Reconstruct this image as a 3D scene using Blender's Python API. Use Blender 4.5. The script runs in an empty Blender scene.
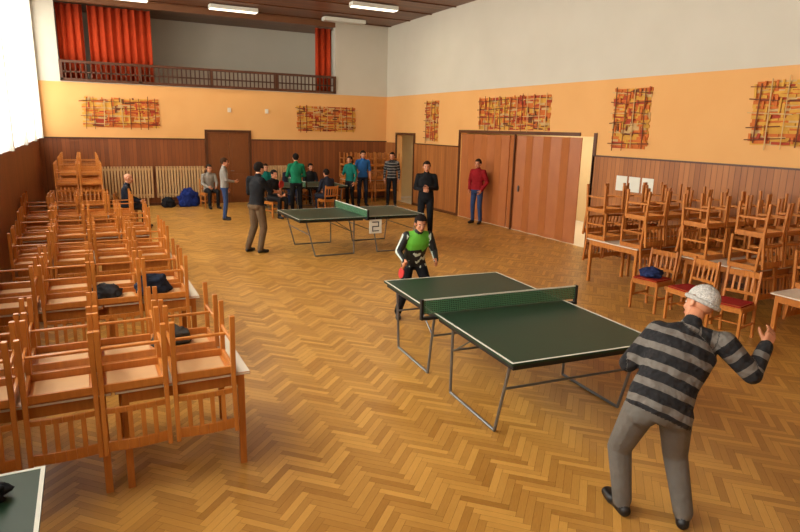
import bpy, bmesh, math, random
from mathutils import Vector, Matrix, noise
random.seed(7)
S=bpy.context.scene
COL=S.collection
def lin(c):
    return tuple(((v/255)/12.92 if v/255<=.04045 else ((v/255+.055)/1.055)**2.4) for v in c)+(1,)
# ---------------------------------------------------------------- materials
def nodes(name):
    m=bpy.data.materials.new(name); m.use_nodes=True
    nt=m.node_tree; b=nt.nodes['Principled BSDF']
    return m,nt,b
def N(nt,t,**k):
    n=nt.nodes.new(t)
    for a,v in k.items(): setattr(n,a,v)
    return n
def M(nt,op,a,b=None,c=None):
    n=nt.nodes.new('ShaderNodeMath'); n.operation=op
    for i,v in enumerate((a,b,c)):
        if v is None: continue
        if isinstance(v,(int,float)): n.inputs[i].default_value=v
        else: nt.links.new(v,n.inputs[i])
    return n.outputs[0]
def mix(nt,f,a,b):
    n=nt.nodes.new('ShaderNodeMix'); n.data_type='RGBA'
    for i,v in ((0,f),(6,a),(7,b)):
        if isinstance(v,(int,float,tuple)): n.inputs[i].default_value=v
        else: nt.links.new(v,n.inputs[i])
    return n.outputs[2]
def plain(name,c,rough=.6,var=.12,scale=8,bump=0.0,bscale=40,metal=0,spec=.5,coat=0):
    m,nt,b=nodes(name)
    tc=N(nt,'ShaderNodeTexCoord'); no=N(nt,'ShaderNodeTexNoise'); no.inputs['Scale'].default_value=scale
    no.inputs['Detail'].default_value=3
    nt.links.new(tc.outputs['Object'],no.inputs['Vector'])
    l=lin(c); d=tuple(v*(1-var*1.6) for v in l[:3])+(1,); e=tuple(min(1,v*(1+var)) for v in l[:3])+(1,)
    nt.links.new(mix(nt,no.outputs[0],d,e),b.inputs['Base Color'])
    b.inputs['Roughness'].default_value=rough; b.inputs['Metallic'].default_value=metal
    b.inputs['Specular IOR Level'].default_value=spec
    b.inputs['Coat Weight'].default_value=coat
    if bump:
        n2=N(nt,'ShaderNodeTexNoise'); n2.inputs['Scale'].default_value=bscale
        nt.links.new(tc.outputs['Object'],n2.inputs['Vector'])
        bp=N(nt,'ShaderNodeBump'); bp.inputs['Strength'].default_value=bump; bp.inputs['Distance'].default_value=.02
        nt.links.new(n2.outputs[0],bp.inputs['Height']); nt.links.new(bp.outputs[0],b.inputs['Normal'])
    return m
def cloth(name,c,rough=.85): return plain(name,c,rough,.15,6,.6,16,spec=.2)
def wood(name,c1,c2,rough=.4,sc=(14,14,2),perobj=True):
    m,nt,b=nodes(name)
    tc=N(nt,'ShaderNodeTexCoord'); mp=N(nt,'ShaderNodeMapping'); mp.inputs['Scale'].default_value=sc
    nt.links.new(tc.outputs['Object'],mp.inputs[0])
    no=N(nt,'ShaderNodeTexNoise'); no.inputs['Scale'].default_value=2.5; no.inputs['Detail'].default_value=5
    nt.links.new(mp.outputs[0],no.inputs[0])
    oi=N(nt,'ShaderNodeObjectInfo')
    f=M(nt,'ADD',M(nt,'MULTIPLY',no.outputs[0],.75),M(nt,'MULTIPLY',oi.outputs['Random'],.3))
    nt.links.new(mix(nt,f,lin(c1),lin(c2)),b.inputs['Base Color'])
    b.inputs['Roughness'].default_value=rough
    return m
def planks(name,c1,c2,width=.1,axis='wall',rough=.45,groove=.08):
    m,nt,b=nodes(name)
    g=N(nt,'ShaderNodeNewGeometry'); sp=N(nt,'ShaderNodeSeparateXYZ'); nt.links.new(g.outputs['Position'],sp.inputs[0])
    if axis=='wall': s=M(nt,'ADD',sp.outputs[0],sp.outputs[1])
    elif axis=='y': s=sp.outputs[1]
    else: s=sp.outputs[0]
    q=M(nt,'DIVIDE',s,width); idx=M(nt,'FLOOR',q); fr=M(nt,'FRACT',q)
    wn=N(nt,'ShaderNodeTexWhiteNoise',noise_dimensions='1D'); nt.links.new(idx,wn.inputs['W'])
    mp=N(nt,'ShaderNodeMapping')
    mp.inputs['Scale'].default_value=(9,9,1) if axis=='wall' else ((1,9,9) if axis=='y' else (9,1,9))
    nt.links.new(g.outputs['Position'],mp.inputs[0])
    no=N(nt,'ShaderNodeTexNoise'); no.inputs['Scale'].default_value=1.6; no.inputs['Detail'].default_value=5
    nt.links.new(mp.outputs[0],no.inputs[0])
    f=M(nt,'ADD',M(nt,'MULTIPLY',wn.outputs[0],.5),M(nt,'MULTIPLY',no.outputs[0],.55))
    c=mix(nt,f,lin(c1),lin(c2))
    gm=M(nt,'LESS_THAN',fr,groove)
    c=mix(nt,M(nt,'MULTIPLY',gm,.65),c,(.01,.005,.002,1))
    nt.links.new(c,b.inputs['Base Color']); b.inputs['Roughness'].default_value=rough
    bp=N(nt,'ShaderNodeBump'); bp.inputs['Strength'].default_value=.5; bp.inputs['Distance'].default_value=.01
    nt.links.new(M(nt,'SUBTRACT',1,gm),bp.inputs['Height']); nt.links.new(bp.outputs[0],b.inputs['Normal'])
    return m
def wallpaint():
    m,nt,b=nodes('wall_paint')
    g=N(nt,'ShaderNodeNewGeometry'); sp=N(nt,'ShaderNodeSeparateXYZ'); nt.links.new(g.outputs['Position'],sp.inputs[0])
    no=N(nt,'ShaderNodeTexNoise'); no.inputs['Scale'].default_value=1.2; nt.links.new(g.outputs['Position'],no.inputs[0])
    hi=M(nt,'GREATER_THAN',sp.outputs[2],3.58)
    o=mix(nt,no.outputs[0],lin((218,160,92)),lin((226,171,105)))
    w=mix(nt,no.outputs[0],lin((194,187,168)),lin((206,199,182)))
    nt.links.new(mix(nt,hi,o,w),b.inputs['Base Color']); b.inputs['Roughness'].default_value=.8
    return m
def emis(name,c,s):
    m,nt,b=nodes(name); b.inputs['Emission Color'].default_value=lin(c); b.inputs['Emission Strength'].default_value=s
    b.inputs['Base Color'].default_value=lin(c); return m
def floor_mat():
    m,nt,b=nodes('parquet')
    at=N(nt,'ShaderNodeAttribute',attribute_name='pl'); uv=N(nt,'ShaderNodeUVMap')
    mp=N(nt,'ShaderNodeMapping'); mp.inputs['Scale'].default_value=(3,40,1); nt.links.new(uv.outputs[0],mp.inputs[0])
    no=N(nt,'ShaderNodeTexNoise'); no.inputs['Scale'].default_value=1.5; no.inputs['Detail'].default_value=4; nt.links.new(mp.outputs[0],no.inputs[0])
    g=N(nt,'ShaderNodeNewGeometry'); n2=N(nt,'ShaderNodeTexNoise'); n2.inputs['Scale'].default_value=.6; nt.links.new(g.outputs['Position'],n2.inputs[0])
    f=M(nt,'ADD',M(nt,'MULTIPLY',at.outputs['Fac'],.6),M(nt,'ADD',M(nt,'MULTIPLY',no.outputs[0],.35),M(nt,'MULTIPLY',M(nt,'SUBTRACT',n2.outputs[0],.5),.5)))
    nt.links.new(mix(nt,f,lin((150,101,40)),lin((216,163,80))),b.inputs['Base Color'])
    nt.links.new(M(nt,'ADD',.24,M(nt,'MULTIPLY',n2.outputs[0],.22)),b.inputs['Roughness'])
    b.inputs['Specular IOR Level'].default_value=.5
    return m
def stripes(name,c1,c2,period,duty,off=0):
    m,nt,b=nodes(name)
    at=N(nt,'ShaderNodeAttribute',attribute_name='along')
    tc=N(nt,'ShaderNodeTexCoord'); n2=N(nt,'ShaderNodeTexNoise'); n2.inputs['Scale'].default_value=12
    nt.links.new(tc.outputs['Object'],n2.inputs['Vector'])
    fr=M(nt,'FRACT',M(nt,'DIVIDE',M(nt,'ADD',M(nt,'ADD',at.outputs['Fac'],M(nt,'MULTIPLY',n2.outputs[0],.02)),10+off),period))
    st=M(nt,'LESS_THAN',fr,duty)
    nt.links.new(mix(nt,st,lin(c1),lin(c2)),b.inputs['Base Color']); b.inputs['Roughness'].default_value=.9
    bp=N(nt,'ShaderNodeBump'); bp.inputs['Strength'].default_value=.9; bp.inputs['Distance'].default_value=.06
    nt.links.new(n2.outputs[0],bp.inputs['Height']); nt.links.new(bp.outputs[0],b.inputs['Normal'])
    return m
def boyshirt():
    m,nt,b=nodes('sport_jersey_green')
    at=N(nt,'ShaderNodeAttribute',attribute_name='along')
    tc=N(nt,'ShaderNodeTexCoord'); n2=N(nt,'ShaderNodeTexNoise'); n2.inputs['Scale'].default_value=9
    nt.links.new(tc.outputs['Object'],n2.inputs['Vector'])
    sp=N(nt,'ShaderNodeSeparateXYZ'); nt.links.new(tc.outputs['Object'],sp.inputs[0])
    nn=N(nt,'ShaderNodeSeparateXYZ'); nt.links.new(tc.outputs['Normal'],nn.inputs[0])
    arm=M(nt,'GREATER_THAN',M(nt,'ABSOLUTE',sp.outputs[0]),.165)
    g=M(nt,'GREATER_THAN',M(nt,'ADD',at.outputs['Fac'],M(nt,'MULTIPLY',M(nt,'SUBTRACT',n2.outputs[0],.5),.2)),.26)
    w=M(nt,'GREATER_THAN',n2.outputs[0],.56)
    lo=mix(nt,w,lin((18,20,18)),lin((190,205,190)))
    body=mix(nt,g,lo,lin((92,172,46)))
    outw=M(nt,'GREATER_THAN',M(nt,'ABSOLUTE',nn.outputs[0]),.86)
    slv=mix(nt,outw,lin((20,22,22)),lin((185,195,185)))
    nt.links.new(mix(nt,arm,body,slv),b.inputs['Base Color']); b.inputs['Roughness'].default_value=.7
    return m
MT={}
MT['paint']=wallpaint()
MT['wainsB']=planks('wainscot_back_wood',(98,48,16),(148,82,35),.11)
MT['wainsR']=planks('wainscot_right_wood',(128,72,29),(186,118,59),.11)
MT['ceil']=planks('ceiling_wood',(96,58,34),(138,92,58),.16,'y',groove=.14)
MT['fold']=wood('folding_door_wood',(146,78,35),(180,108,55),.45,(2,2,1))
MT['door']=wood('door_wood',(100,54,22),(134,76,34))
MT['darkw']=wood('dark_wood',(64,32,14),(98,54,24))
MT['chair']=wood('beech_orange',(148,80,27),(208,132,56),.35)
MT['seat_under']=plain('plywood_pale',(204,160,110),.6,.08)
MT['redpad']=cloth('red_seat_fabric',(150,30,26))
MT['laminate']=plain('table_laminate',(216,206,186),.3,.04)
MT['floor']=floor_mat()
MT['sub']=plain('subfloor',(78,50,22),.8)
MT['green']=plain('tt_green',(32,58,40),.42,.1,3,spec=.35)
MT['white']=plain('white_line',(220,220,205),.5,.03)
MT['steel']=plain('grey_steel',(120,122,124),.35,.05,metal=.7)
MT['black']=plain('black_plastic',(20,20,20),.5)
MT['rad']=plain('radiator_paint',(196,156,106),.5,.05)
MT['curtred']=cloth('curtain_red',(178,58,23))
MT['skin']=plain('skin',(200,136,100),.55,.06,6)
MT['eye']=plain('eye_white',(205,195,182),.3,.02); MT['iris']=plain('iris_dark',(30,20,14),.2)
MT['lip']=plain('lip',(160,80,70),.5)
MT['corr']=plain('corridor_wall',(225,205,160),.8,.03)
MT['lampon']=emis('fluorescent_on',(255,246,225),2.2); MT['lampoff']=plain('fluorescent_off',(190,185,170),.4,.03)
m,nt,b=nodes('net_mesh'); tc=N(nt,'ShaderNodeTexCoord'); sp=N(nt,'ShaderNodeSeparateXYZ'); nt.links.new(tc.outputs['Object'],sp.inputs[0])
a1=M(nt,'LESS_THAN',M(nt,'FRACT',M(nt,'MULTIPLY',sp.outputs[0],50)),.35); a2=M(nt,'LESS_THAN',M(nt,'FRACT',M(nt,'MULTIPLY',sp.outputs[2],50)),.35)
nt.links.new(M(nt,'MAXIMUM',M(nt,'MAXIMUM',a1,a2),.45),b.inputs['Alpha']); b.inputs['Base Color'].default_value=lin((66,112,78)); MT['net']=m
m,nt,b=nodes('sheer_curtain')
tl=N(nt,'ShaderNodeBsdfTranslucent'); tl.inputs[0].default_value=(.9,.9,.9,1); tr=N(nt,'ShaderNodeBsdfTransparent')
ms=N(nt,'ShaderNodeMixShader'); ms.inputs[0].default_value=.5; nt.links.new(tl.outputs[0],ms.inputs[1]); nt.links.new(tr.outputs[0],ms.inputs[2])
nt.links.new(ms.outputs[0],nt.nodes['Material Output'].inputs[0]); MT['sheer']=m
# ---------------------------------------------------------------- mesh helpers
def box(bm,x0,x1,y0,y1,z0,z1,mi=0,mat=None):
    vs=[bm.verts.new((x,y,z)) for x in (x0,x1) for y in (y0,y1) for z in (z0,z1)]
    if mat is not None:
        for v in vs: v.co=mat@v.co
    fs=[(0,1,3,2),(4,6,7,5),(0,4,5,1),(2,3,7,6),(0,2,6,4),(1,5,7,3)]
    out=[]
    for f in fs:
        fc=bm.faces.new([vs[i] for i in f]); fc.material_index=mi; out.append(fc)
    return out
def beam(bm,p,q,w,h,mi=0,up=Vector((0,0,1))):
    p=Vector(p);q=Vector(q);d=q-p;L=d.length;d=d/L
    if abs(d.dot(up))>.95: up=Vector((0,1,0))
    s=d.cross(up).normalized();u=s.cross(d)
    mt=Matrix((( s.x,d.x,u.x,p.x),(s.y,d.y,u.y,p.y),(s.z,d.z,u.z,p.z),(0,0,0,1)))
    return box(bm,-w/2,w/2,0,L,-h/2,h/2,mi,mt)
def tube(bm,p,q,r0,r1=None,mi=0,seg=10,caps=True):
    if r1 is None: r1=r0
    p=Vector(p);q=Vector(q);d=(q-p); L=d.length
    if L<1e-6: return
    rot=d.to_track_quat('Z','Y').to_matrix().to_4x4(); mt=Matrix.Translation((p+q)/2)@rot
    r=bmesh.ops.create_cone(bm,cap_ends=caps,segments=seg,radius1=r0,radius2=r1,depth=L,matrix=mt)
    for v in r['verts']:
        for f in v.link_faces: f.material_index=mi
def ball(bm,c,r,mi=0,sub=2,rot=None):
    if isinstance(r,(int,float)): r=(r,r,r)
    mt=Matrix.Translation(Vector(c))@(rot or Matrix.Identity(4))@Matrix.Diagonal((r[0],r[1],r[2],1))
    o=bmesh.ops.create_icosphere(bm,subdivisions=sub,radius=1,matrix=mt)
    for v in o['verts']:
        for f in v.link_faces: f.material_index=mi
def mesh(bm,name,mats,smooth=False,fixn=True):
    if fixn: bmesh.ops.recalc_face_normals(bm,faces=bm.faces[:])
    me=bpy.data.meshes.new(name); bm.to_mesh(me); bm.free()
    for k in mats: me.materials.append(MT[k] if isinstance(k,str) else k)
    if smooth:
        for p in me.polygons: p.use_smooth=True
    return me
def obj(name,me,loc=(0,0,0),rot=(0,0,0),parent=None,scale=(1,1,1)):
    o=bpy.data.objects.new(name,me); COL.objects.link(o); o.location=loc; o.rotation_euler=rot; o.scale=scale
    if parent: o.parent=parent
    return o
def evalmods(bm,mods):
    me=bpy.data.meshes.new('tmp'); bm.to_mesh(me); bm.free()
    o=bpy.data.objects.new('tmp',me); COL.objects.link(o)
    for t,kw in mods:
        md=o.modifiers.new('m',t)
        for k,v in kw.items(): setattr(md,k,v)
    bpy.context.view_layer.update()
    dg=bpy.context.evaluated_depsgraph_get()
    r=bpy.data.meshes.new_from_object(o.evaluated_get(dg))
    bpy.data.objects.remove(o); bpy.data.meshes.remove(me)
    return r
XL,XR,YF,YB,ZC=-1.15,9.75,-3.0,20.3,5.92
# ---------------------------------------------------------------- floor
def make_floor():
    W,n=.056,6; bm=bmesh.new(); uvl=bm.loops.layers.uv.new('UVMap'); cl=bm.faces.layers.float.new('pl')
    c45=math.sqrt(.5); cx,cy=(XL+XR)/2,(YF+YB)/2; R=14.5; K=int(R/W)
    def put(x,y,w,h,vert):
        mx,my=(x+w/2)*W,(y+h/2)*W
        X=(mx-my)*c45+cx; Y=(mx+my)*c45+cy
        if not(XL-.3<X<XR+.3 and YF-.3<Y<YB+.3): return
        g=.012
        pts=[(x+g,y+g),(x+w-g,y+g),(x+w-g,y+h-g),(x+g,y+h-g)]
        vs=[bm.verts.new(((a-b)*W*c45+cx,(a+b)*W*c45+cy,0)) for a,b in pts]
        f=bm.faces.new(vs); f[cl]=random.random()
        o=random.random()*50
        uv=[(0,0),(1,0),(1,.16),(0,.16)] if not vert else [(0,.16),(0,0),(1,0),(1,.16)]
        for l,(u,v) in zip(f.loops,uv): l[uvl].uv=(u+o,v+o)
    for y in range(-K,K):
        s=y%(2*n)
        x=-K-((-K-s)%(2*n))
        while x<K: put(x,y,n,1,False); x+=2*n
    for x in range(-K,K):
        s=(x+1)%(2*n); y=-K-((-K-s)%(2*n))
        while y<K: put(x,y,1,n,True); y+=2*n
    for co,no in (((XL,0,0),(-1,0,0)),((XR,0,0),(1,0,0)),((0,YF,0),(0,-1,0)),((0,YB,0),(0,1,0))):
        bmesh.ops.bisect_plane(bm,geom=bm.verts[:]+bm.edges[:]+bm.faces[:],plane_co=co,plane_no=no,clear_outer=True)
    box(bm,XL,XR,YF,YB,-.1,-.002,1)
    me=mesh(bm,'floor',['floor','sub'],fixn=False)
    obj('floor',me)
make_floor()
# ---------------------------------------------------------------- walls
def slab(name,boxes,mats=('paint',)):
    bm=bmesh.new()
    for b in boxes: box(bm,*b)
    return obj(name,mesh(bm,name,mats))
T=.2
slab('wall_back',[(XL-T,XR+T,YB,YB+T,0,3.6),(XL-T,-.45,YB,YB+T,3.6,ZC),(7.8,XR+T,YB,YB+T,3.6,ZC)])
slab('wall_right',[(XR,XR+T,YF,10.0,0,ZC),(XR,XR+T,10.0,15.3,2.42,ZC),(XR,XR+T,15.3,18.15,0,ZC),(XR,XR+T,18.15,19.4,2.28,ZC),(XR,XR+T,19.4,YB,0,ZC)])
lb=[(XL-T,XL,YF,YB,0,2.05),(XL-T,XL,YF,YB,5.7,ZC)]
wy=[-2.6+i*2.85 for i in range(9)]
W0=0
for i in range(W0,8): lb.append((XL-T,XL,wy[i]-.12,wy[i]+.12,2.05,5.7))
lb.append((XL-T,XL,20.15,YB,2.05,5.7)); lb.append((XL-T,XL,YF,wy[W0]-.12,2.05,5.7))
slab('wall_left',lb)
slab('wall_front',[(XL-T,XR+T,YF-T,YF,0,ZC)])
bm=bmesh.new(); box(bm,XL-T,XR+T,YF-T,23.5,ZC,ZC+.15); box(bm,-.45,7.8,YB,YB+T,5.74,ZC-.002)
obj('ceiling',mesh(bm,'ceiling',['ceil']))
bm=bmesh.new()
for i in range(10):
    y=YB-.25-i*1.4; box(bm,XL,XR,y-.02,y+.02,ZC-.03,ZC-.002)
obj('trim_1',mesh(bm,'trim_1',['darkw']))
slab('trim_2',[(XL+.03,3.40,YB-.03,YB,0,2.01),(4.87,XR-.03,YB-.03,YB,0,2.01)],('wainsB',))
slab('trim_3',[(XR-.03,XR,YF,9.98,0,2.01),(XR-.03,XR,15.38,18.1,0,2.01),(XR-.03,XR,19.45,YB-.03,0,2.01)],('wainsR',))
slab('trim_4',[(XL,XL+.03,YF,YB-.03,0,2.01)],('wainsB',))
slab('trim_5',[(XL+.03,3.4,YB-.05,YB-.03,2.01,2.05),(4.87,XR,YB-.05,YB-.01,2.01,2.05),(XR-.05,XR-.01,YF,9.98,2.01,2.04),(XR-.05,XR-.01,15.38,18.1,2.01,2.04)],('darkw',))
slab('baseboard_back',[(XL+.05,3.4,YB-.05,YB-.03,0,.08),(4.87,XR-.05,YB-.05,YB-.03,0,.08)],('darkw',))
slab('baseboard_right',[(XR-.05,XR-.03,YF,9.95,0,.08),(XR-.05,XR-.03,15.38,18.1,0,.08)],('darkw',))
for i in range(W0,8):
    y0,y1=wy[i]+.12,(wy[i+1]-.12 if i<7 else 20.15)
    bm=bmesh.new(); x0,x1=XL-.14,XL-.08
    for z in (2.08,3.3,4.5,5.67): box(bm,x0,x1,y0,y1,z-.03,z+.03)
    for k in range(4):
        y=y0+.03+(y1-y0-.06)*k/3; box(bm,x0,x1,y-.03,y+.03,2.05,5.7)
    obj('window_%d'%(i+1-W0),mesh(bm,'window',['white']))
# sheer curtains hang bay by bay between slim white pilasters, added to put grey bands in the glare
pil=[(XL,XL+.15,wy[i]-.07,wy[i]+.07,2.01,5.9) for i in range(W0,8)]+[(XL,XL+.15,YB-.14,YB-.03,2.01,5.9)]
slab('trim_6',pil,('white',))
slab('trim_7',[(XL+.15,XL+.18,wy[0]-.1,YB-.03,5.72,5.80)],('white',))
for i in range(W0,8):
    ya,yb=wy[i]+.08,(wy[i+1]-.08 if i<7 else YB-.15); ny=110; bm=bmesh.new(); vs=[]
    for k in range(ny+1):
        y=ya+k*(yb-ya)/ny; x=XL+.085+.03*math.sin(y*26)+.012*math.sin(y*61+1)
        vs.append((bm.verts.new((x,y,2.03)),bm.verts.new((x,y,5.88))))
    for k in range(ny): bm.faces.new((vs[k][0],vs[k+1][0],vs[k+1][1],vs[k][1]))
    obj('sheer_curtain',mesh(bm,'sheer_curtain',['sheer'],True,False))
# balcony
slab('balcony_floor',[(-.45,7.8,YB+T,23.3,3.45,3.6)],('darkw',))
slab('wall_balcony',[(-1.2,8.6,23.3,23.5,3.6,ZC),(-1.35,-1.15,YB+T,23.3,3.6,ZC),(8.4,8.6,YB+T,23.3,3.6,ZC)])
bm=bmesh.new()
box(bm,-.45,7.8,YB-.06,YB+.04,3.6,3.68); box(bm,-.45,7.8,YB-.07,YB+.05,4.10,4.17); box(bm,-.45,7.8,YB-.03,YB+.01,3.84,3.88)
k=-.45
while k<7.8:
    box(bm,k,k+.035,YB-.03,YB+.0,3.68,4.10); k+=.13
for k in (-.45,1.6,3.65,5.7,7.72): box(bm,k,k+.08,YB-.06,YB+.04,3.62,4.17)
obj('balcony_railing',mesh(bm,'balcony_railing',['darkw']))
def drape(name,x0,x1,y,z0,z1,amp=.05,fr=30):
    bm=bmesh.new(); vs=[]; n=int((x1-x0)*60)
    for i in range(n+1):
        x=x0+(x1-x0)*i/n
        vs.append((bm.verts.new((x,y+amp*math.sin(x*fr)+.02*math.sin(x*fr*2.3),z0)),bm.verts.new((x,y+amp*.8*math.sin(x*fr),z1))))
    for i in range(n): bm.faces.new((vs[i][0],vs[i+1][0],vs[i+1][1],vs[i][1]))
    me=evalmods(bm,[('SOLIDIFY',{'thickness':.01})])
    me.materials.append(MT['curtred'])
    for p in me.polygons: p.use_smooth=True
    obj(name,me)
drape('stage_curtain',-.42,.25,YB+.3,3.62,5.72); drape('stage_curtain',.38,2.05,YB+.32,3.62,5.72); drape('stage_curtain',7.2,7.78,YB+.3,3.62,5.72)
def door(name,x0,x1,h):
    bm=bmesh.new(); y=YB
    box(bm,x0-.08,x0,y-.06,y,0,h+.08,1); box(bm,x1,x1+.08,y-.06,y,0,h+.08,1); box(bm,x0,x1,y-.06,y,h,h+.08,1)
    mid=(x0+x1)/2
    for a,b_ in ((x0+.003,mid-.004),(mid+.004,x1-.003)):
        box(bm,a,b_,y-.03,y,.01,h-.003)
        for z0,z1 in ((.15,.95),(1.1,2.1)): box(bm,a+.1,b_-.1,y-.042,y-.03,z0,z1)
    box(bm,mid+.04,mid+.14,y-.08,y-.06,1.03,1.05,2); box(bm,mid+.04,mid+.06,y-.08,y-.03,1.03,1.05,2)
    obj(name,mesh(bm,name,['door','darkw','steel']))
door('door_1',3.49,4.78,2.25)
bm=bmesh.new()
n=15; y0,y1=10.45,15.27
for i in range(n):
    a=y0+(y1-y0)*i/n; b_=y0+(y1-y0)*(i+1)/n
    dd=.05 if i<8 else .02
    xa,xb=(XR+.03,XR+.03+dd) if i%2 else (XR+.03+dd,XR+.03)
    beam(bm,(xa,a+.003,1.2),(xb,b_-.003,1.2),.03,2.38)
box(bm,XR-.03,XR-.001,10.42,15.3,2.42,2.5,1); box(bm,XR-.03,XR-.001,15.3,15.38,0,2.5,1); box(bm,XR-.03,XR-.001,9.92,10.0,0,2.5,1)
box(bm,XR-.04,XR-.001,12.7,12.74,0,2.42,1)
box(bm,XR-.0,XR+.02,12.5,12.54,1.0,1.15,2)
obj('door_2',mesh(bm,'door_2',['fold','darkw','steel']))
bm=bmesh.new()
box(bm,XR-.04,XR,18.07,18.15,0,2.36);box(bm,XR-.04,XR,19.4,19.48,0,2.36);box(bm,XR-.04,XR,18.15,19.4,2.28,2.36)
obj('door_3',mesh(bm,'door_3',['darkw']))
slab('corridor_floor',[(XR,12.6,8.0,20.3,-.1,-.003)],('laminate',))
slab('wall_corridor',[(12.6,12.8,8,20.3,0,3),(XR+T,12.6,7.8,8,0,3),(XR+T,12.6,20.3,20.5,0,3)],('corr',))
slab('corridor_ceiling',[(XR+T,12.6,8,20.3,3,3.1)],('corr',))
def radiator(x0,x1):
    bm=bmesh.new(); x=x0
    while x<x1-.05:
        box(bm,x,x+.055,YB-.17,YB-.07,.25,1.2); x+=.085
    box(bm,x0,x1,YB-.15,YB-.05,1.08,1.14); box(bm,x0,x1,YB-.15,YB-.05,.3,.36)
    for k in (x0+.1,(x0+x1)/2,x1-.2): box(bm,k,k+.05,YB-.16,YB-.08,0,.26)
    obj('radiator',mesh(bm,'radiator',['rad']))
radiator(.3,1.8); radiator(1.9,3.36); radiator(5.1,6.6)
def lamp(x,y,on):
    bm=bmesh.new(); box(bm,x-.7,x+.7,y-.15,y+.15,ZC-.14,ZC-.032,0); box(bm,x-.68,x+.68,y-.13,y+.13,ZC-.155,ZC-.14,1)
    obj('fluorescent_ceiling_lamp',mesh(bm,'lamp',['white','lampon' if on else 'lampoff']))
for x,y,on in ((4.25,19.4,1),(7.6,16.75,1),(7.75,19.4,0),(1.2,19.4,1),(4.35,16.75,1),(1.2,16.75,1),(7.6,13.9,1),(4.35,13.9,1),(1.2,13.9,0)): lamp(x,y,on)
# ---------------------------------------------------------------- wall art
artm=[plain('twig_brown',(116,62,28),.8),plain('twig_orange',(206,108,38),.8),plain('twig_yellow',(214,158,60),.8),plain('twig_red',(176,64,30),.8),plain('twig_pale',(204,166,108),.8)]
def art(L,Hh,seed):
    rnd=random.Random(seed); bm=bmesh.new()
    def tw(p,q,w,mi,d,h=None): beam(bm,(p[0],d,p[1]),(q[0],d,q[1]),w,h or w*.35,mi,Vector((0,1,0)))
    def reg(x,z):
        v=noise.noise(Vector((x*2.0+seed*7,z*2.4,seed)))
        return rnd.choice((1,1,3)) if v>.10 else (rnd.choice((2,2,1)) if v>-.18 else rnd.choice((0,1,4)))
    z=-Hh/2+.03
    while z<Hh/2-.02:
        x=-L/2+rnd.uniform(0,.06)
        while x<L/2-.06:
            x1=min(L/2-rnd.uniform(0,.05),x+rnd.uniform(.15,.4))
            if x1-x>.03: tw((x,z),(x1,z),.062,rnd.choice((1,2,2,1,4,3)),-.008,.014)
            x=x1
        z+=.058
    z=-Hh/2+.04
    while z<Hh/2-.02:
        x=-L/2+rnd.uniform(0,.12)
        while x<L/2-.06:
            l=rnd.uniform(.12,.34); x1=min(L/2-rnd.uniform(0,.06),x+l)
            if x1-x>.03 and rnd.random()<.6: tw((x,z+rnd.uniform(-.012,.012)),(x1,z+rnd.uniform(-.02,.02)),rnd.uniform(.03,.05),reg(x,z),-.022-rnd.random()*.01,.012)
            x=x1+rnd.uniform(.0,.04)
        z+=.06
    x=-L/2+.05
    while x<L/2-.03:
        z=-Hh/2+rnd.uniform(0,.25)
        while z<Hh/2-.05:
            z1=min(Hh/2,z+rnd.uniform(.08,.24))
            if rnd.random()<.5: tw((x+rnd.uniform(-.01,.01),z),(x+rnd.uniform(-.02,.02),z1),rnd.uniform(.03,.05),reg(x,z),-.04-rnd.random()*.01,.012)
            z=z1+rnd.uniform(.03,.2)
        x+=.07
    nh=max(4,int(Hh/.17)); nv=max(3,int(L/.22))
    for i in range(nh):
        z=-Hh/2+Hh*(i+.5)/nh; x=-L/2-rnd.uniform(0,.06)
        while x<L/2-.1:
            l=rnd.uniform(.3,.9)*min(1,L); x1=min(L/2+rnd.uniform(-.06,.06),x+l)
            if x1>x+.05: tw((x,z+rnd.uniform(-.03,.03)),(x1,z+rnd.uniform(-.03,.03)),rnd.uniform(.014,.022),rnd.choice((0,0,4)),-.055)
            x=x1+rnd.uniform(0,.12)
    for i in range(nv):
        x=-L/2+L*(i+.5)/nv; h=Hh*rnd.uniform(.46,.58)
        tw((x+rnd.uniform(-.04,.04),-h),(x+rnd.uniform(-.04,.04),h*rnd.uniform(.85,1.02)),rnd.uniform(.014,.022),rnd.choice((0,0,4)),-.066)
    return mesh(bm,'wall_relief',artm)
obj('woven_wood_wall_relief',art(2.1,.85,1),(1.07,YB,2.77))
obj('woven_wood_wall_relief',art(2.15,.83,2),(7.48,YB,2.76))
R_=(0,0,-math.pi/2)
obj('woven_wood_wall_relief',art(.8,1.25,3),(XR,17.0,2.76),R_)
obj('woven_wood_wall_relief',art(2.95,.84,4),(XR,12.93,2.95),R_)
obj('woven_wood_wall_relief',art(.95,1.18,5),(XR,9.05,2.8),R_)
obj('woven_wood_wall_relief',art(3.0,1.0,6),(XR,5.05,2.87),R_)
for i,y in enumerate((8.45,8.78,9.11)):
    bm=bmesh.new(); box(bm,XR-.036,XR-.031,y-.14,y+.14,1.36,1.66); obj('paper_notice',mesh(bm,'paper',['white']))
bm=bmesh.new(); box(bm,-.05,.05,-.05,0,-.07,.07); box(bm,-.04,.04,-.055,-.05,-.05,.05)
me=mesh(bm,'speaker',['laminate']); obj('wall_speaker',me,(4.2,YB,2.95)); obj('wall_speaker',me,(5.4,YB,2.95))
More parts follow.
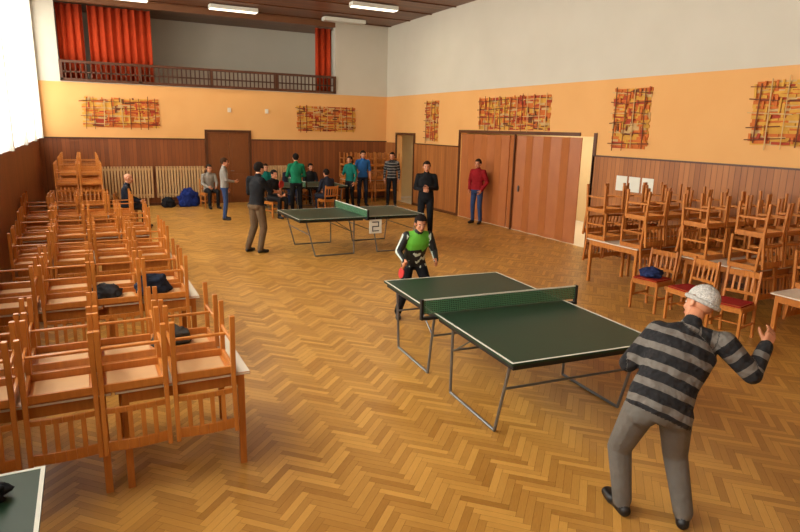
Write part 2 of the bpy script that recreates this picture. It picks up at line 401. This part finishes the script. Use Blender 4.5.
# ---------------------------------------------------------------- chair
def chair_mesh(pad=False):
    bm=bmesh.new(); w=.215; t=.034
    for sx in (-1,1):
        x=sx*(w-t/2)
        beam(bm,(x,.195,0),(x,.195,.43),t,t)
        beam(bm,(x,-.225,0),(x,-.195,.44),t,t)
        beam(bm,(x,-.195,.43),(x,-.245,.86),t*.9,t)
        beam(bm,(x,-.18,.41),(x,.18,.41),.022,.055)
        beam(bm,(x,-.21,.2),(x,.19,.2),.018,.03)
    beam(bm,(-w+.03,.195,.41),(w-.03,.195,.41),.022,.055); beam(bm,(-w+.03,-.19,.41),(w-.03,-.19,.41),.022,.055)
    beam(bm,(-w+.02,0,.2),(w-.02,0,.2),.03,.018)
    n=6
    for z,h,yb in ((.80,.075,-.238),(.56,.04,-.21)):
        pts=[(-w+.03+(2*w-.06)*i/n,yb-.018*math.sin(math.pi*i/n),z) for i in range(n+1)]
        for a,b_ in zip(pts,pts[1:]): beam(bm,a,b_,.018,h)
    for k in (-.115,-.04,.04,.115):
        s=.018*math.cos(k*7); beam(bm,(k,-.21-s,.57),(k,-.238-s,.77),.03,.012,up=Vector((0,1,0)))
    box(bm,-.2,.2,-.172,.215,.435,.452,0)
    box(bm,-.165,.165,-.15,.165,.428,.436,1)
    if pad:
        fs=box(bm,-.19,.19,-.168,.205,.452,.478,2)
    bmesh.ops.bevel(bm,geom=[e for e in bm.edges],offset=.003,segments=1,affect='EDGES',clamp_overlap=True)
    return mesh(bm,'chair_red' if pad else 'chair',['chair','seat_under','redpad'])
CH=chair_mesh(); CHR=chair_mesh(True)
def table_mesh(lx,ly):
    bm=bmesh.new(); h=.75
    box(bm,-lx/2,lx/2,-ly/2,ly/2,h-.022,h,1)
    for s in (-1,1):
        box(bm,-lx/2+.04,lx/2-.04,s*(ly/2-.05)-.011,s*(ly/2-.05)+.011,h-.11,h-.022)
        box(bm,s*(lx/2-.05)-.011,s*(lx/2-.05)+.011,-ly/2+.04,ly/2-.04,h-.11,h-.022)
        for q in (-1,1):
            x=s*(lx/2-.06);y=q*(ly/2-.06)
            beam(bm,(x,y,0),(x,y,h-.022),.048,.048)
    bmesh.ops.bevel(bm,geom=bm.edges[:],offset=.003,segments=1,affect='EDGES',clamp_overlap=True)
    return mesh(bm,'table',['chair','laminate'])
TB=table_mesh(.9,.92); TB2=table_mesh(.9,1.1)
PI=math.pi
def set_table(x0,y0,ly=.92,double=False,skip=(),jit=.012,rnd=random.Random(3),sh=0.0):
    """table with its left/near corner at x0,y0, chairs upside down on the near and far edges"""
    obj('dining_table',TB if ly==.92 else TB2,(x0+.45,y0+ly/2,0))
    for k,cx in enumerate((x0+.225+sh,x0+.675+sh)):
        for side in (0,1):
            if (k,side) in skip: continue
            for lv in range(2 if double else 1):
                z=.75+.4525+lv*(.4535)
                off=-.05*lv
                if side==0: y=y0+.176+off; rot=(0,PI,0)
                else: y=y0+ly-.176-off; rot=(PI,0,0)
                obj('dining_chair',CH,(cx+rnd.uniform(-jit,jit)*.6,y+(-1 if side==0 else 1)*.004,z),(rot[0],rot[1],rnd.uniform(-.015,.015)))
for i,(y,xe,dbl,sh) in enumerate(((4.2,.95,0,-.1),(6.4,.95,0,-.1),(8.4,.95,0,-.05),(10.4,.85,0,0),(12.4,.75,0,0),(14.3,.3,1,0),(16.9,.3,1,0),(18.6,.3,1,0))):
    if xe-.9>-1.0: set_table(xe-.9,y,double=bool(dbl),sh=sh)
    if xe-1.82>-1.1: set_table(xe-1.82,y,double=bool(dbl),sh=sh*.7)
set_table(7.53,6.6,1.1,True); set_table(8.46,6.6,1.1,True)
set_table(7.78,4.9,1.1,True); set_table(8.71,4.9,1.1,True)
set_table(6.94,3.2,.92,False,skip=((0,1),(0,0)))
set_table(7.9,19.2,.92,True); set_table(8.81,19.2,.92,True)
for x,y,a in ((7.22,6.0,PI/2+.15),(7.2,5.35,PI/2-.1),(7.12,4.68,PI/2+.2)): obj('dining_chair',CHR,(x,y,0),(0,0,a))
# ---------------------------------------------------------------- table tennis tables
def tt_table(name,loc,rot,sign=False):
    bm=bmesh.new(); h=.76; W=1.525/2; L=1.37
    for s in (-1,1):
        y0,y1=(.004,L) if s>0 else (-L,-.004)
        box(bm,-W,W,y0,y1,h-.022,h,0)
        box(bm,-W+.03,W-.03,y0+.03,y1-.03,h-.07,h-.022,3)
        e=.0012
        box(bm,-W,-W+.02,y0,y1,h,h+e,1); box(bm,W-.02,W,y0,y1,h,h+e,1)
        if s>0: box(bm,-W+.02,W-.02,L-.02,L,h,h+e,1)
        else: box(bm,-W+.02,W-.02,-L,-L+.02,h,h+e,1)
        for sx in (-1,1):
            x=sx*(W-.1); r=.014
            if s<0: pts=[(x,-.2,h-.06),(x,-.2,.014),(x,-1.02,.014),(x,-1.2,h-.06)]
            else: pts=[(x,.2,h-.06),(x,.32,.014),(x,1.12,.014),(x,1.2,h-.06)]
            for p,q in zip(pts,pts[1:]): tube(bm,p,q,r,mi=2)
            for p in pts[1:3]: ball(bm,p,r,2,1)
            tube(bm,(x,s*.25,h-.3),(x,s*.6,h-.07),.008,mi=2)
        tube(bm,(-W+.1,s*1.15,.45),(W-.1,s*1.15,.45),.011,mi=2); tube(bm,(-W+.1,s*.22,.45),(W-.1,s*.22,.45),.011,mi=2)
    for sx in (-1,1):
        box(bm,sx*(W+.14)-.012,sx*(W+.14)+.012,-.02,.02,h-.05,h+.155,3)
        box(bm,min(sx*(W-.06),sx*(W+.15)),max(sx*(W-.06),sx*(W+.15)),-.025,.025,h-.05,h-.024,3)
    box(bm,-W-.13,W+.13,-.002,.002,h+.005,h+.14,4)
    box(bm,-W-.13,W+.13,-.004,.004,h+.14,h+.154,1)
    if sign:
        c=.43
        box(bm,W-.0+.02,W+.04,c-.35,c-.08,.42,.7,1)
        for q in ((-.29,-.14,.64,.66),(-.16,-.14,.57,.66),(-.29,-.14,.55,.57),(-.29,-.27,.48,.57),(-.29,-.14,.46,.48)):
            box(bm,W+.04,W+.043,c+q[0],c+q[1],q[2],q[3],3)
        tube(bm,(W+.03,c-.21,.7),(W+.0,c-.21,.74),.004,mi=2)
    return obj(name,mesh(bm,name,['green','white','steel','black','net']),loc,(0,0,rot))
tt_table('table_tennis_table',(3.655,4.815,0),math.radians(-4.4))
tt_table('table_tennis_table',(4.9,11.87,0),math.radians(-90),True)
tt_table('table_tennis_table',(5.7,18.1,0),math.radians(-90))
bm=bmesh.new(); box(bm,-.4,.4,-.68,.68,.738,.76,0)
for b_ in ((-.4,-.38,-.68,.68),(.38,.4,-.68,.68),(-.38,.38,.66,.68),(-.38,.38,-.68,-.66)): box(bm,*b_,.76,.7612,1)
box(bm,-.36,.36,-.64,.64,.69,.738,3)
for sx in (-.32,.32):
    pts=[(sx,-.5,.69),(sx,-.45,.014),(sx,.45,.014),(sx,.5,.69)]
    for p,q in zip(pts,pts[1:]): tube(bm,p,q,.014,mi=2)
obj('table_tennis_table',mesh(bm,'tt_small',['green','white','steel','black']),(-.71,2.67,0))
def heap(name,loc,size,c,rot=0,seed=0):
    bm=bmesh.new(); bmesh.ops.create_icosphere(bm,subdivisions=4,radius=1)
    for v in bm.verts:
        n_=noise.noise(v.co*2.2+Vector((seed,0,0)))*.35+noise.noise(v.co*5+Vector((0,seed,0)))*.16
        v.co*=1+n_; v.co.z=max(v.co.z,-.55)
        v.co=Vector((v.co.x*size[0]/2,v.co.y*size[1]/2,(v.co.z+.55)*size[2]/1.6))
    obj(name,mesh(bm,name,[cloth(name+'_fabric',c)],True),loc,(0,0,rot))
heap('dark_bag',(-.6,3.1,.762),(.3,.22,.1),(22,24,30),.3,1)
heap('folded_jacket',(.52,6.62,.775),(.33,.26,.2),(40,50,68),.2,2)
heap('folded_jacket',(.08,6.62,.775),(.28,.24,.14),(60,62,66),.2,9)
heap('folded_jacket',(.5,4.94,.775),(.3,.24,.14),(78,80,78),.3,6)
heap('blue_jacket',(7.2,6.02,.48),(.30,.32,.14),(36,48,88),.2,3)
heap('blue_sports_bag',(2.75,19.75,.0),(.6,.36,.55),(26,44,110),.1,4)
heap('dark_sports_bag',(2.15,19.7,.0),(.4,.3,.3),(28,28,32),.1,5)
# ---------------------------------------------------------------- people
def basis(fwd,up):
    f=Vector(fwd).normalized(); u=Vector(up); s=f.cross(u).normalized(); u=s.cross(f)
    return Matrix(((s.x,f.x,u.x,0),(s.y,f.y,u.y,0),(s.z,f.z,u.z,0),(0,0,0,1)))
def make_head():
    bm=bmesh.new()
    ball(bm,(0,-.008,.03),(.075,.095,.09),sub=3); ball(bm,(0,.02,-.045),(.056,.066,.07),sub=3); ball(bm,(0,.055,-.092),(.026,.024,.02))
    ball(bm,(0,.062,.012),(.055,.03,.03)); ball(bm,(-.036,.055,-.03),(.024,.026,.028)); ball(bm,(.036,.055,-.03),(.024,.026,.028))
    tube(bm,(0,.086,.005),(0,.108,-.034),.008,.013); ball(bm,(0,.104,-.036),(.015,.014,.011))
    ball(bm,(0,.084,-.066),(.026,.012,.012))
    for s in (-1,1): ball(bm,(s*.078,-.008,-.008),(.012,.022,.034))
    me=evalmods(bm,[('REMESH',{'mode':'VOXEL','voxel_size':.0045}),('SMOOTH',{'iterations':3,'factor':.5})])
    bm=bmesh.new(); bm.from_mesh(me); bpy.data.meshes.remove(me)
    for f in bm.faces:
        c=f.calc_center_median(); f.material_index=0; f.smooth=True
        if abs(c.x)<.024 and c.y>.08 and -.078<c.z<-.059: f.material_index=1
    for s in (-1,1):
        ball(bm,(s*.031,.079,-.001),(.013,.010,.007),2); ball(bm,(s*.031,.087,-.001),(.007,.004,.006),3)
        beam(bm,(s*.017,.091,.018),(s*.045,.083,.020),.006,.006,3)
    return mesh(bm,'head',['skin','lip','eye','iris'],True,False)
HEAD=make_head()
def hair_mesh(kind,mt):
    bm=bmesh.new(); ball(bm,(0,-.010,.034),(.084,.104,.097),sub=5)
    dl=[]
    for v in bm.verts:
        c=v.co
        front=c.y>.045
        if kind=='cap': kill=c.z<(.035 if c.y>-.02 else .0)
        else:
            low=-.055 if kind=='short' else -.2
            kill=(front and c.z<.065) or (c.y>.0 and c.z<.01) or (c.y>-.03 and c.y<=.0 and abs(c.z+.01)<.03) or c.z<low
        if kill: dl.append(v)
    bmesh.ops.delete(bm,geom=dl,context='VERTS')
    for v in bm.verts: v.co*=1+noise.noise(v.co*45)*.02
    if kind=='long':
        ball(bm,(0,-.085,-.06),(.07,.035,.12),sub=3)
    if kind=='cap':   # turned-up knitted rim
        n=36
        rim=[Vector((math.cos(2*PI*i/n)*.088,-.010+math.sin(2*PI*i/n)*.108,.02+.022*math.sin(2*PI*i/n))) for i in range(n)]
        for i in range(n): tube(bm,rim[i],rim[(i+1)%n],.012,.012,seg=8)
    me=evalmods(bm,[('SOLIDIFY',{'thickness':.008,'offset':0})])
    me.materials.clear(); me.materials.append(mt)
    for p in me.polygons: p.use_smooth=True; p.material_index=0
    return me
HM={}
def hair(kind,colr):
    k=(kind,colr)
    if k not in HM: HM[k]=hair_mesh(kind,plain('hair_%s'%kind,colr,.85,.35,60,.7,110,spec=.15))
    return HM[k]
def make_hand(curl,mirror):
    bm=bmesh.new()
    for y,r in ((.026,.015),(.009,.016),(-.009,.016),(-.026,.014)):
        tube(bm,(0,y*.7,-.0),(-.002,y,-.088),.016,r); ball(bm,(-.002,y,-.088),r*.85)
    ball(bm,(0,0,0),(.02,.027,.02)); ball(bm,(-.008,.024,-.035),(.016,.016,.03))
    for y,l,r in ((.029,.072,.0085),(.010,.080,.0088),(-.010,.074,.0085),(-.029,.058,.0075)):
        p=Vector((-.001,y,-.086)); a=0
        for k,(fr,cc) in enumerate(((.45,curl[0]),(.3,curl[1]),(.25,curl[2]))):
            a+=cc; q=p+Vector((-math.sin(a),y*.12,-math.cos(a)))*l*fr
            tube(bm,p,q,r*(1-.08*k),r*(1-.08*(k+1))); ball(bm,q,r*(1-.08*(k+1))); p=q
    t=Vector((-.006,.024,-.03)); t2=t+Vector((-.012,.03,-.026)); t3=t2+Vector((-.012-.01*curl[0],.010,-.026)); t4=t3+Vector((-.008-.01*curl[0],.0,-.02))
    for p,q,r in ((t,t2,.0125),(t2,t3,.0105),(t3,t4,.009)): tube(bm,p,q,r,r*.9); ball(bm,q,r*.9)
    if mirror:
        for v in bm.verts: v.co.x*=-1
        bmesh.ops.reverse_faces(bm,faces=bm.faces[:])
    me=evalmods(bm,[('REMESH',{'mode':'VOXEL','voxel_size':.0028}),('SMOOTH',{'iterations':2,'factor':.5})])
    me.materials.append(MT['skin'])
    for p in me.polygons: p.use_smooth=True
    return me
HAND={(k,mi):make_hand(c,mi) for k,c in (('relax',(.25,.35,.25)),('grip',(.9,1.1,.8))) for mi in (False,True)}
STAND=dict(pelvis=(0,0,.95),neck=(0,-.01,1.47),head=(0,.02,1.62),
 shR=(.175,-.01,1.41),elR=(.235,-.03,1.13),wrR=(.235,.06,.89),shL=(-.175,-.01,1.41),elL=(-.235,-.03,1.13),wrL=(-.235,.06,.89),
 hipR=(.09,0,.92),knR=(.11,.02,.50),anR=(.12,-.03,.09),hipL=(-.09,0,.92),knL=(-.11,.02,.50),anL=(-.12,-.03,.09),
 toeR=(.15,.15),toeL=(-.15,.15),look=(0,1,-.05))
SIT=dict(STAND,pelvis=(0,0,.56),neck=(0,.05,1.06),head=(0,.10,1.21),shR=(.175,.04,1.00),elR=(.23,.10,.75),wrR=(.12,.33,.66),
 shL=(-.175,.04,1.00),elL=(-.23,.10,.75),wrL=(-.12,.33,.66),hipR=(.09,.02,.54),knR=(.13,.43,.53),anR=(.13,.40,.09),hipL=(-.09,.02,.54),knL=(-.13,.43,.53),anL=(-.13,.40,.09),
 toeR=(.15,.58),toeL=(-.15,.58))
SH={}
def SHOE(c):
    if c not in SH: SH[c]=plain('shoe_%d'%len(SH),c,.45)
    return SH[c]
def person(name,loc,heading,pose,top,bot,hr=('short',(40,28,20)),scale=1.0,shoe=(22,21,21),voxel=.014,fat=1.0,hem=-.02,sleeve='long',grip=(False,False),collar=True,head_s=1.0,legf=1.0,boot=1.0):
    s=scale; P={}
    for k,v in pose.items():
        if k.startswith('toe') : P[k]=Vector((v[0]*s,v[1]*s,0))
        elif k=='look': P[k]=Vector(v)
        else: P[k]=Vector(v)*s
    root=bpy.data.objects.new(name,None); COL.objects.link(root); root.location=loc; root.rotation_euler=(0,0,heading); root.empty_display_size=.2
    bm=bmesh.new(); prims=[]
    def cap(lab,a,b_,ra,rb,off=0):
        ra*=s;rb*=s
        tube(bm,a,b_,ra,rb,seg=14); ball(bm,a,ra); ball(bm,b_,rb)
        prims.append((lab,a,b_,ra,rb,off))
    sp=P['neck']-P['pelvis']; sl=sp.length; up=sp.normalized()
    sideN=(P['shR']-P['shL']).normalized(); sideP=(P['hipR']-P['hipL']).normalized()
    rings=[(-.11,.10,.09),(-.05,.155,.118),(.04,.162,.118),(.16,.15,.108),(.28,.165,.118),(.38,.176,.118),(.45,.165,.10),(.49,.12,.08),(.53,.06,.055)]
    prev=None; n=20
    for h,a,b_ in rings:
        t=max(0,min(1,h/.52)); side=(sideP.lerp(sideN,t)).normalized(); side=(side-up*side.dot(up)).normalized(); fw=up.cross(side)
        c=P['pelvis']+up*(h/.52*sl)
        bulge=fat if -.06<h<.40 else (1+(fat-1)*.4)
        ring=[bm.verts.new(c+side*(math.cos(q)*a*s*bulge)+fw*(math.sin(q)*b_*s*bulge)) for q in [2*PI*i/n for i in range(n)]]
        if prev:
            for i in range(n): bm.faces.new((prev[i],prev[(i+1)%n],ring[(i+1)%n],ring[i]))
        else: bm.faces.new(ring[::-1])
        prev=ring
    bm.faces.new(prev)
    def torso_d(p):
        d=p-P['pelvis']; h=d.dot(up)*.52/sl; t=max(0,min(1,h/.52))
        side=(sideP.lerp(sideN,t)).normalized(); fw=up.cross(side).normalized()
        hh=max(-.11,min(.53,h))
        for (h0,a0,b0),(h1,a1,b1) in zip(rings,rings[1:]):
            if h0<=hh<=h1: k=(hh-h0)/(h1-h0); a=a0+(a1-a0)*k; b_=b0+(b1-b0)*k; break
        a*=s*fat;b_*=s*fat
        r=math.hypot(d.dot(side)/a,d.dot(fw)/b_)
        ex=abs(h-hh)*s
        return (r-1)*min(a,b_)+ex,h
    nk=P['neck'];hd=P['head']
    cap('skin',nk,nk.lerp(hd,.6),.056,.05)
    if collar: cap('top',nk-up*.02*s,nk+(hd-nk).normalized()*.03*s,.075,.062)
    for S_ in 'RL':
        sh,el,wr=P['sh'+S_],P['el'+S_],P['wr'+S_]; f=fat
        cap('top',nk-up*.035*s,sh,.062,.06,.5)
        cap('top',sh,el,.064*f,.05*f,0)
        fl='top' if sleeve=='long' else 'skin'
        cap(fl,el,wr,.047*f if fl=='top' else .042,.036*f if fl=='top' else .028,.29)
        if fl=='top': cap('skin',wr,wr+(wr-el).normalized()*.015*s,.027,.024)
        hp,kn,an=P['hip'+S_],P['kn'+S_],P['an'+S_]; g=legf
        cap('bot',hp,kn,.09*g,.066*g,0); cap('bot',kn,an+Vector((0,0,.01)),.066*g,.052*g,.4)
        bs=hp+Vector((0,-.045*s,-.01*s)); ball(bm,bs,.078*s*g)
        prims.append(('bot',bs,bs,.078*s*g,.078*s*g,0))
        toe=P['toe'+S_]; heel=Vector((an.x,an.y,0)); dz=max(0,an.z-.09*s); bt=boot
        fdir=(Vector((toe.x,toe.y,0))-heel); fdir=fdir.normalized()
        h0=heel-fdir*.035*s*bt+Vector((0,0,.036*s*bt+dz)); t0=heel+fdir*.155*s*bt+Vector((0,0,.032*s*bt+dz*.2))
        cap('shoe',h0,t0,.036*bt,.032*bt); cap('shoe',heel+Vector((0,0,.065*s+dz)),heel+fdir*.08*s+Vector((0,0,.045*s+dz*.6)),.042*bt,.035*bt)
        sd=Vector((-fdir.y,fdir.x,0))*.014*s*bt
        cap('shoe',h0.lerp(t0,.6)+sd,t0+sd*.6,.033*bt,.03*bt); cap('shoe',h0.lerp(t0,.6)-sd,t0-sd*.6,.033*bt,.03*bt)
    bmesh.ops.recalc_face_normals(bm,faces=bm.faces[:])
    me=evalmods(bm,[('REMESH',{'mode':'VOXEL','voxel_size':voxel}),('SMOOTH',{'iterations':4,'factor':.5})])
    me.name=name+'_body'
    def classify(p):
        best=1e9;lab='top';al=0
        for L_,a,b_,ra,rb,off in prims:
            ab=b_-a;l2=ab.length_squared; t=0 if l2<1e-9 else max(0,min(1,(p-a).dot(ab)/l2))
            d=(p-(a+ab*t)).length-(ra+(rb-ra)*t)
            if d<best: best=d;lab=L_;al=off+t*math.sqrt(l2)/s
        d,h=torso_d(p)
        if lab in('top','bot') and (d<best+.012*s or (lab=='bot' and h>hem and d<.05*s)):
            if h>hem: lab='top'
            elif lab!='top' or h<0: lab='bot'
            if d<best+.004*s or lab=='top' and h<.35: 
                if d<best+.02*s: al=h
        return lab,al
    idx={'top':0,'bot':1,'skin':2,'shoe':3}
    vals=[classify(v.co) for v in me.vertices]
    at=me.attributes.new('along','FLOAT','POINT')
    at.data.foreach_set('value',[v[1] for v in vals])
    me.materials.clear()
    for k in (top,bot,MT['skin'],SHOE(shoe)): me.materials.append(k)
    for p in me.polygons:
        p.material_index=idx[classify(p.center)[0]]; p.use_smooth=True
    obj('body',me,parent=root)
    hm=basis(P['look'],(hd-nk).normalized()*.6+Vector((0,0,.4)))
    o=obj('head',HEAD,parent=root); o.matrix_local=Matrix.Translation(hd)@hm@Matrix.Scale(s*head_s*1.02,4)
    if hr:
        o=obj('knit_cap' if hr[0]=='cap' else 'hair',hair(*hr),parent=root); o.matrix_local=Matrix.Translation(hd)@hm@Matrix.Scale(s*head_s*1.02,4)
    res={}
    for i,S_ in enumerate('RL'):
        el,wr=P['el'+S_],P['wr'+S_]; z=-(wr-el).normalized()
        thumb=Vector(pose.get('thumb'+S_,(0,1,.3))); y=(thumb-z*thumb.dot(z)).normalized(); x=y.cross(z)
        mt=Matrix(((x.x,y.x,z.x,wr.x),(x.y,y.y,z.y,wr.y),(x.z,y.z,z.z,wr.z),(0,0,0,1)))@Matrix.Scale(s,4)
        o=obj('hand_'+('right','left')[i],HAND[('grip' if grip[i] else 'relax',S_=='L')],parent=root); o.matrix_local=mt
        bpy.context.view_layer.update(); res[S_]=Matrix.Translation(loc)@Matrix.Rotation(heading,4,'Z')@mt
    return res
def paddle(mt,c=(190,30,25),mirror=False):
    bm=bmesh.new(); sx=1 if mirror else -1
    bmesh.ops.create_cone(bm,cap_ends=True,segments=32,radius1=.078,radius2=.078,depth=.011,matrix=Matrix.Translation((sx*.028,.155,-.097))@Matrix.Rotation(PI/2,4,'Y'))
    beam(bm,(sx*.028,-.03,-.097),(sx*.028,.1,-.097),.02,.026,1)
    o=obj('table_tennis_paddle',mesh(bm,'paddle',[plain('paddle_rubber',c,.6),'chair'])); o.matrix_world=mt
def J(base,**k): return dict(base,**k)
yaw=math.radians(-27.2)
BL=cloth('black_cloth',(24,24,26)); DK=cloth('dark_navy_cloth',(34,38,50)); JE=cloth('jeans_blue',(52,70,108)); KH=cloth('khaki_cloth',(98,78,56))
GR=cloth('grey_cloth',(140,134,124)); GRP=cloth('grey_trousers',(108,103,96)); RED=cloth('red_jacket_cloth',(140,22,28)); TEAL=cloth('teal_cloth',(18,104,92)); GREEN=cloth('green_cloth',(20,112,78)); BLUE=cloth('blue_cloth',(40,92,150))
TRK=cloth('black_track_trousers',(20,22,26))
STR=stripes('striped_sweater',(27,26,28),(112,106,98),.112,.40)
STR2=stripes('striped_shirt_dark',(20,20,24),(120,116,110),.09,.35)
player=dict(pelvis=(-.05,-.05,.85),neck=(.17,.11,1.325),head=(.26,.20,1.45),
 shR=(.355,.02,1.25),elR=(.50,-.08,1.08),wrR=(.62,.02,1.235),shL=(-.01,.16,1.27),elL=(-.19,.15,1.05),wrL=(-.08,.36,1.0),
 hipR=(.06,-.06,.81),knR=(.15,.05,.45),anR=(.19,-.08,.09),hipL=(-.15,-.03,.81),knL=(-.20,.12,.46),anL=(-.17,.05,.09),
 toeR=(.26,.10),toeL=(-.20,.23),look=(-.35,1,-.15),thumbR=(-.3,.3,1),thumbL=(0,.2,1))
person('table_tennis_player',(3.165,2.443,0),yaw,player,STR,GRP,('cap',(204,200,192)),.985,voxel=.009,fat=1.25,hem=-.07,head_s=1.02,legf=1.22,boot=1.22)
boy=dict(pelvis=(0,-.12,.86),neck=(0,.12,1.34),head=(.0,.2,1.475),shR=(.17,.08,1.28),elR=(.27,.0,1.03),wrR=(.24,.22,.94),shL=(-.17,.08,1.28),elL=(-.27,.06,1.02),wrL=(-.22,.30,.95),
 hipR=(.09,-.11,.83),knR=(.17,.06,.46),anR=(.25,-.02,.09),hipL=(-.09,-.11,.83),knL=(-.19,.08,.46),anL=(-.26,-.04,.09),toeR=(.3,.2),toeL=(-.3,.2),look=(.05,1,-.25),thumbR=(0,.6,-.7),thumbL=(.3,.6,.6))
r=person('table_tennis_player',(3.82,6.98,0),math.radians(168),boy,boyshirt(),TRK,('short',(28,20,16)),.89,shoe=(30,32,36),voxel=.010,grip=(True,False),fat=1.08,legf=1.1)
paddle(r['R'])
far=J(STAND,elR=(.22,.18,1.20),wrR=(.16,.42,1.16),elL=(-.25,.02,1.14),wrL=(-.22,.2,.98),neck=(0,.05,1.46),head=(0,.09,1.61),thumbR=(0,.3,1),knR=(.12,.06,.5),anL=(-.17,-.1,.09),toeL=(-.2,.1))
r=person('table_tennis_player',(2.96,12.05,0),math.radians(-65),far,BL,KH,('short',(30,22,18)),1.03,sleeve='short',grip=(True,False),legf=1.12,fat=1.08); paddle(r['R'])
person('standing_woman',(3.24,16.6,0),math.radians(-100),J(STAND,wrR=(.15,.25,1.1),elR=(.24,.05,1.14)),GR,JE,('short',(70,44,24)),.94)
person('standing_man',(5.3,16.9,0),math.radians(-10),J(STAND,wrR=(.2,.28,1.08),elR=(.25,.05,1.13),wrL=(-.2,.28,1.08),elL=(-.25,.05,1.13)),GREEN,BL,('short',(30,24,20)),1.0)
person('standing_woman',(7.4,18.0,0),math.radians(120),J(STAND,wrR=(.1,.28,1.12),elR=(.22,.08,1.14)),TEAL,BL,('long',(60,36,20)),.93)
person('standing_man',(7.95,18.25,0),math.radians(170),STAND,BLUE,DK,('short',(40,28,20)),1.02,sleeve='short')
person('standing_man',(8.85,17.95,0),math.radians(150),STAND,STR2,BL,('short',(30,22,20)),1.0)
umpire=J(STAND,elR=(.24,-.02,1.14),wrR=(.06,.22,1.12),elL=(-.24,-.02,1.14),wrL=(-.06,.22,1.16),thumbR=(0,0,1),thumbL=(0,0,1))
person('match_umpire',(6.98,12.35,0),math.radians(150),umpire,BL,TRK,('short',(50,34,24)),1.02,fat=1.1,legf=1.1)
person('spectator_man',(9.42,13.85,0),math.radians(115),J(STAND,wrR=(.19,.10,.92),elR=(.27,-.05,1.14),wrL=(-.19,.10,.92),elL=(-.27,-.05,1.14)),RED,JE,('short',(60,44,30)),1.0,fat=1.12)
def seated(name,x,y,a,top,bot,hr,s=.98,chair=True,**k):
    person(name,(x,y,0),a,J(SIT,**k),top,bot,hr,s)
    if chair:
        c=Matrix.Rotation(a,2); off=c@Vector((0,.02)); obj('dining_chair',CH,(x+off.x,y+off.y,0),(0,0,a))
seated('seated_man',.78,16.0,math.radians(-100),DK,BL,None)
seated('seated_man',3.3,19.35,math.radians(190),GR,BL,('short',(60,50,40)))
seated('seated_man',4.55,16.75,math.radians(-150),BL,BL,('short',(30,24,20)))
seated('seated_woman',5.1,19.55,math.radians(180),TEAL,BL,('long',(50,30,20)))
seated('seated_man',5.9,19.55,math.radians(180),DK,JE,('short',(40,30,24)))
seated('seated_man',6.6,19.55,math.radians(180),BL,BL,('short',(30,24,20)))
seated('seated_man',6.2,16.75,math.radians(10),DK,DK,('short',(30,24,20)))
# ---------------------------------------------------------------- lights
def area(name,loc,rot,sx,sy,p,c):
    l=bpy.data.lights.new(name,'AREA'); l.shape='RECTANGLE'; l.size=sx; l.size_y=sy; l.energy=p; l.color=c
    o=bpy.data.objects.new(name,l); COL.objects.link(o); o.location=loc; o.rotation_euler=rot; return o
for i in range(W0,8):
    y=wy[i]+1.42
    area('daylight_window_%d'%(i+1),(XL-.35,y,3.88),(0,-PI/2,0),3.6,2.75,(125,190,345,345,325,305,275,245)[i],(1,.95,.84))
for x,y in ((4.35,19.35),(7.6,16.6),(4.35,16.6),(1.2,16.6)):
    area('lamp_light',(x,y,ZC-.2),(0,0,0),1.3,.25,26,(1,.9,.7))
area('corridor_light',(11.3,12,2.9),(0,0,0),1,6,130,(1,.9,.7))
w=bpy.data.worlds.new('sky'); S.world=w; w.use_nodes=True
bg=w.node_tree.nodes['Background']; bg.inputs[0].default_value=(.8,.88,1,1); bg.inputs[1].default_value=1.0
# ---------------------------------------------------------------- camera
cam=bpy.data.cameras.new('camera'); co=bpy.data.objects.new('camera',cam); COL.objects.link(co); S.camera=co
cam.sensor_width=36; cam.lens=610/800*36; cam.clip_start=.05
p=math.atan(137.5/610); r_=.023; th=math.radians(27.2)
F=Vector((math.sin(th),math.cos(th),0)); R=Vector((math.cos(th),-math.sin(th),0)); Zv=Vector((0,0,1))
cf=F*math.cos(p)-Zv*math.sin(p); U=F*math.sin(p)+Zv*math.cos(p)
xa=R*math.cos(r_)+U*math.sin(r_); ya=U*math.cos(r_)-R*math.sin(r_)
mt=Matrix(((xa.x,ya.x,-cf.x,0),(xa.y,ya.y,-cf.y,0),(xa.z,ya.z,-cf.z,2.5),(0,0,0,1)))
co.matrix_world=mt
S.view_settings.view_transform='Standard'; S.view_settings.look='None'; S.view_settings.exposure=0
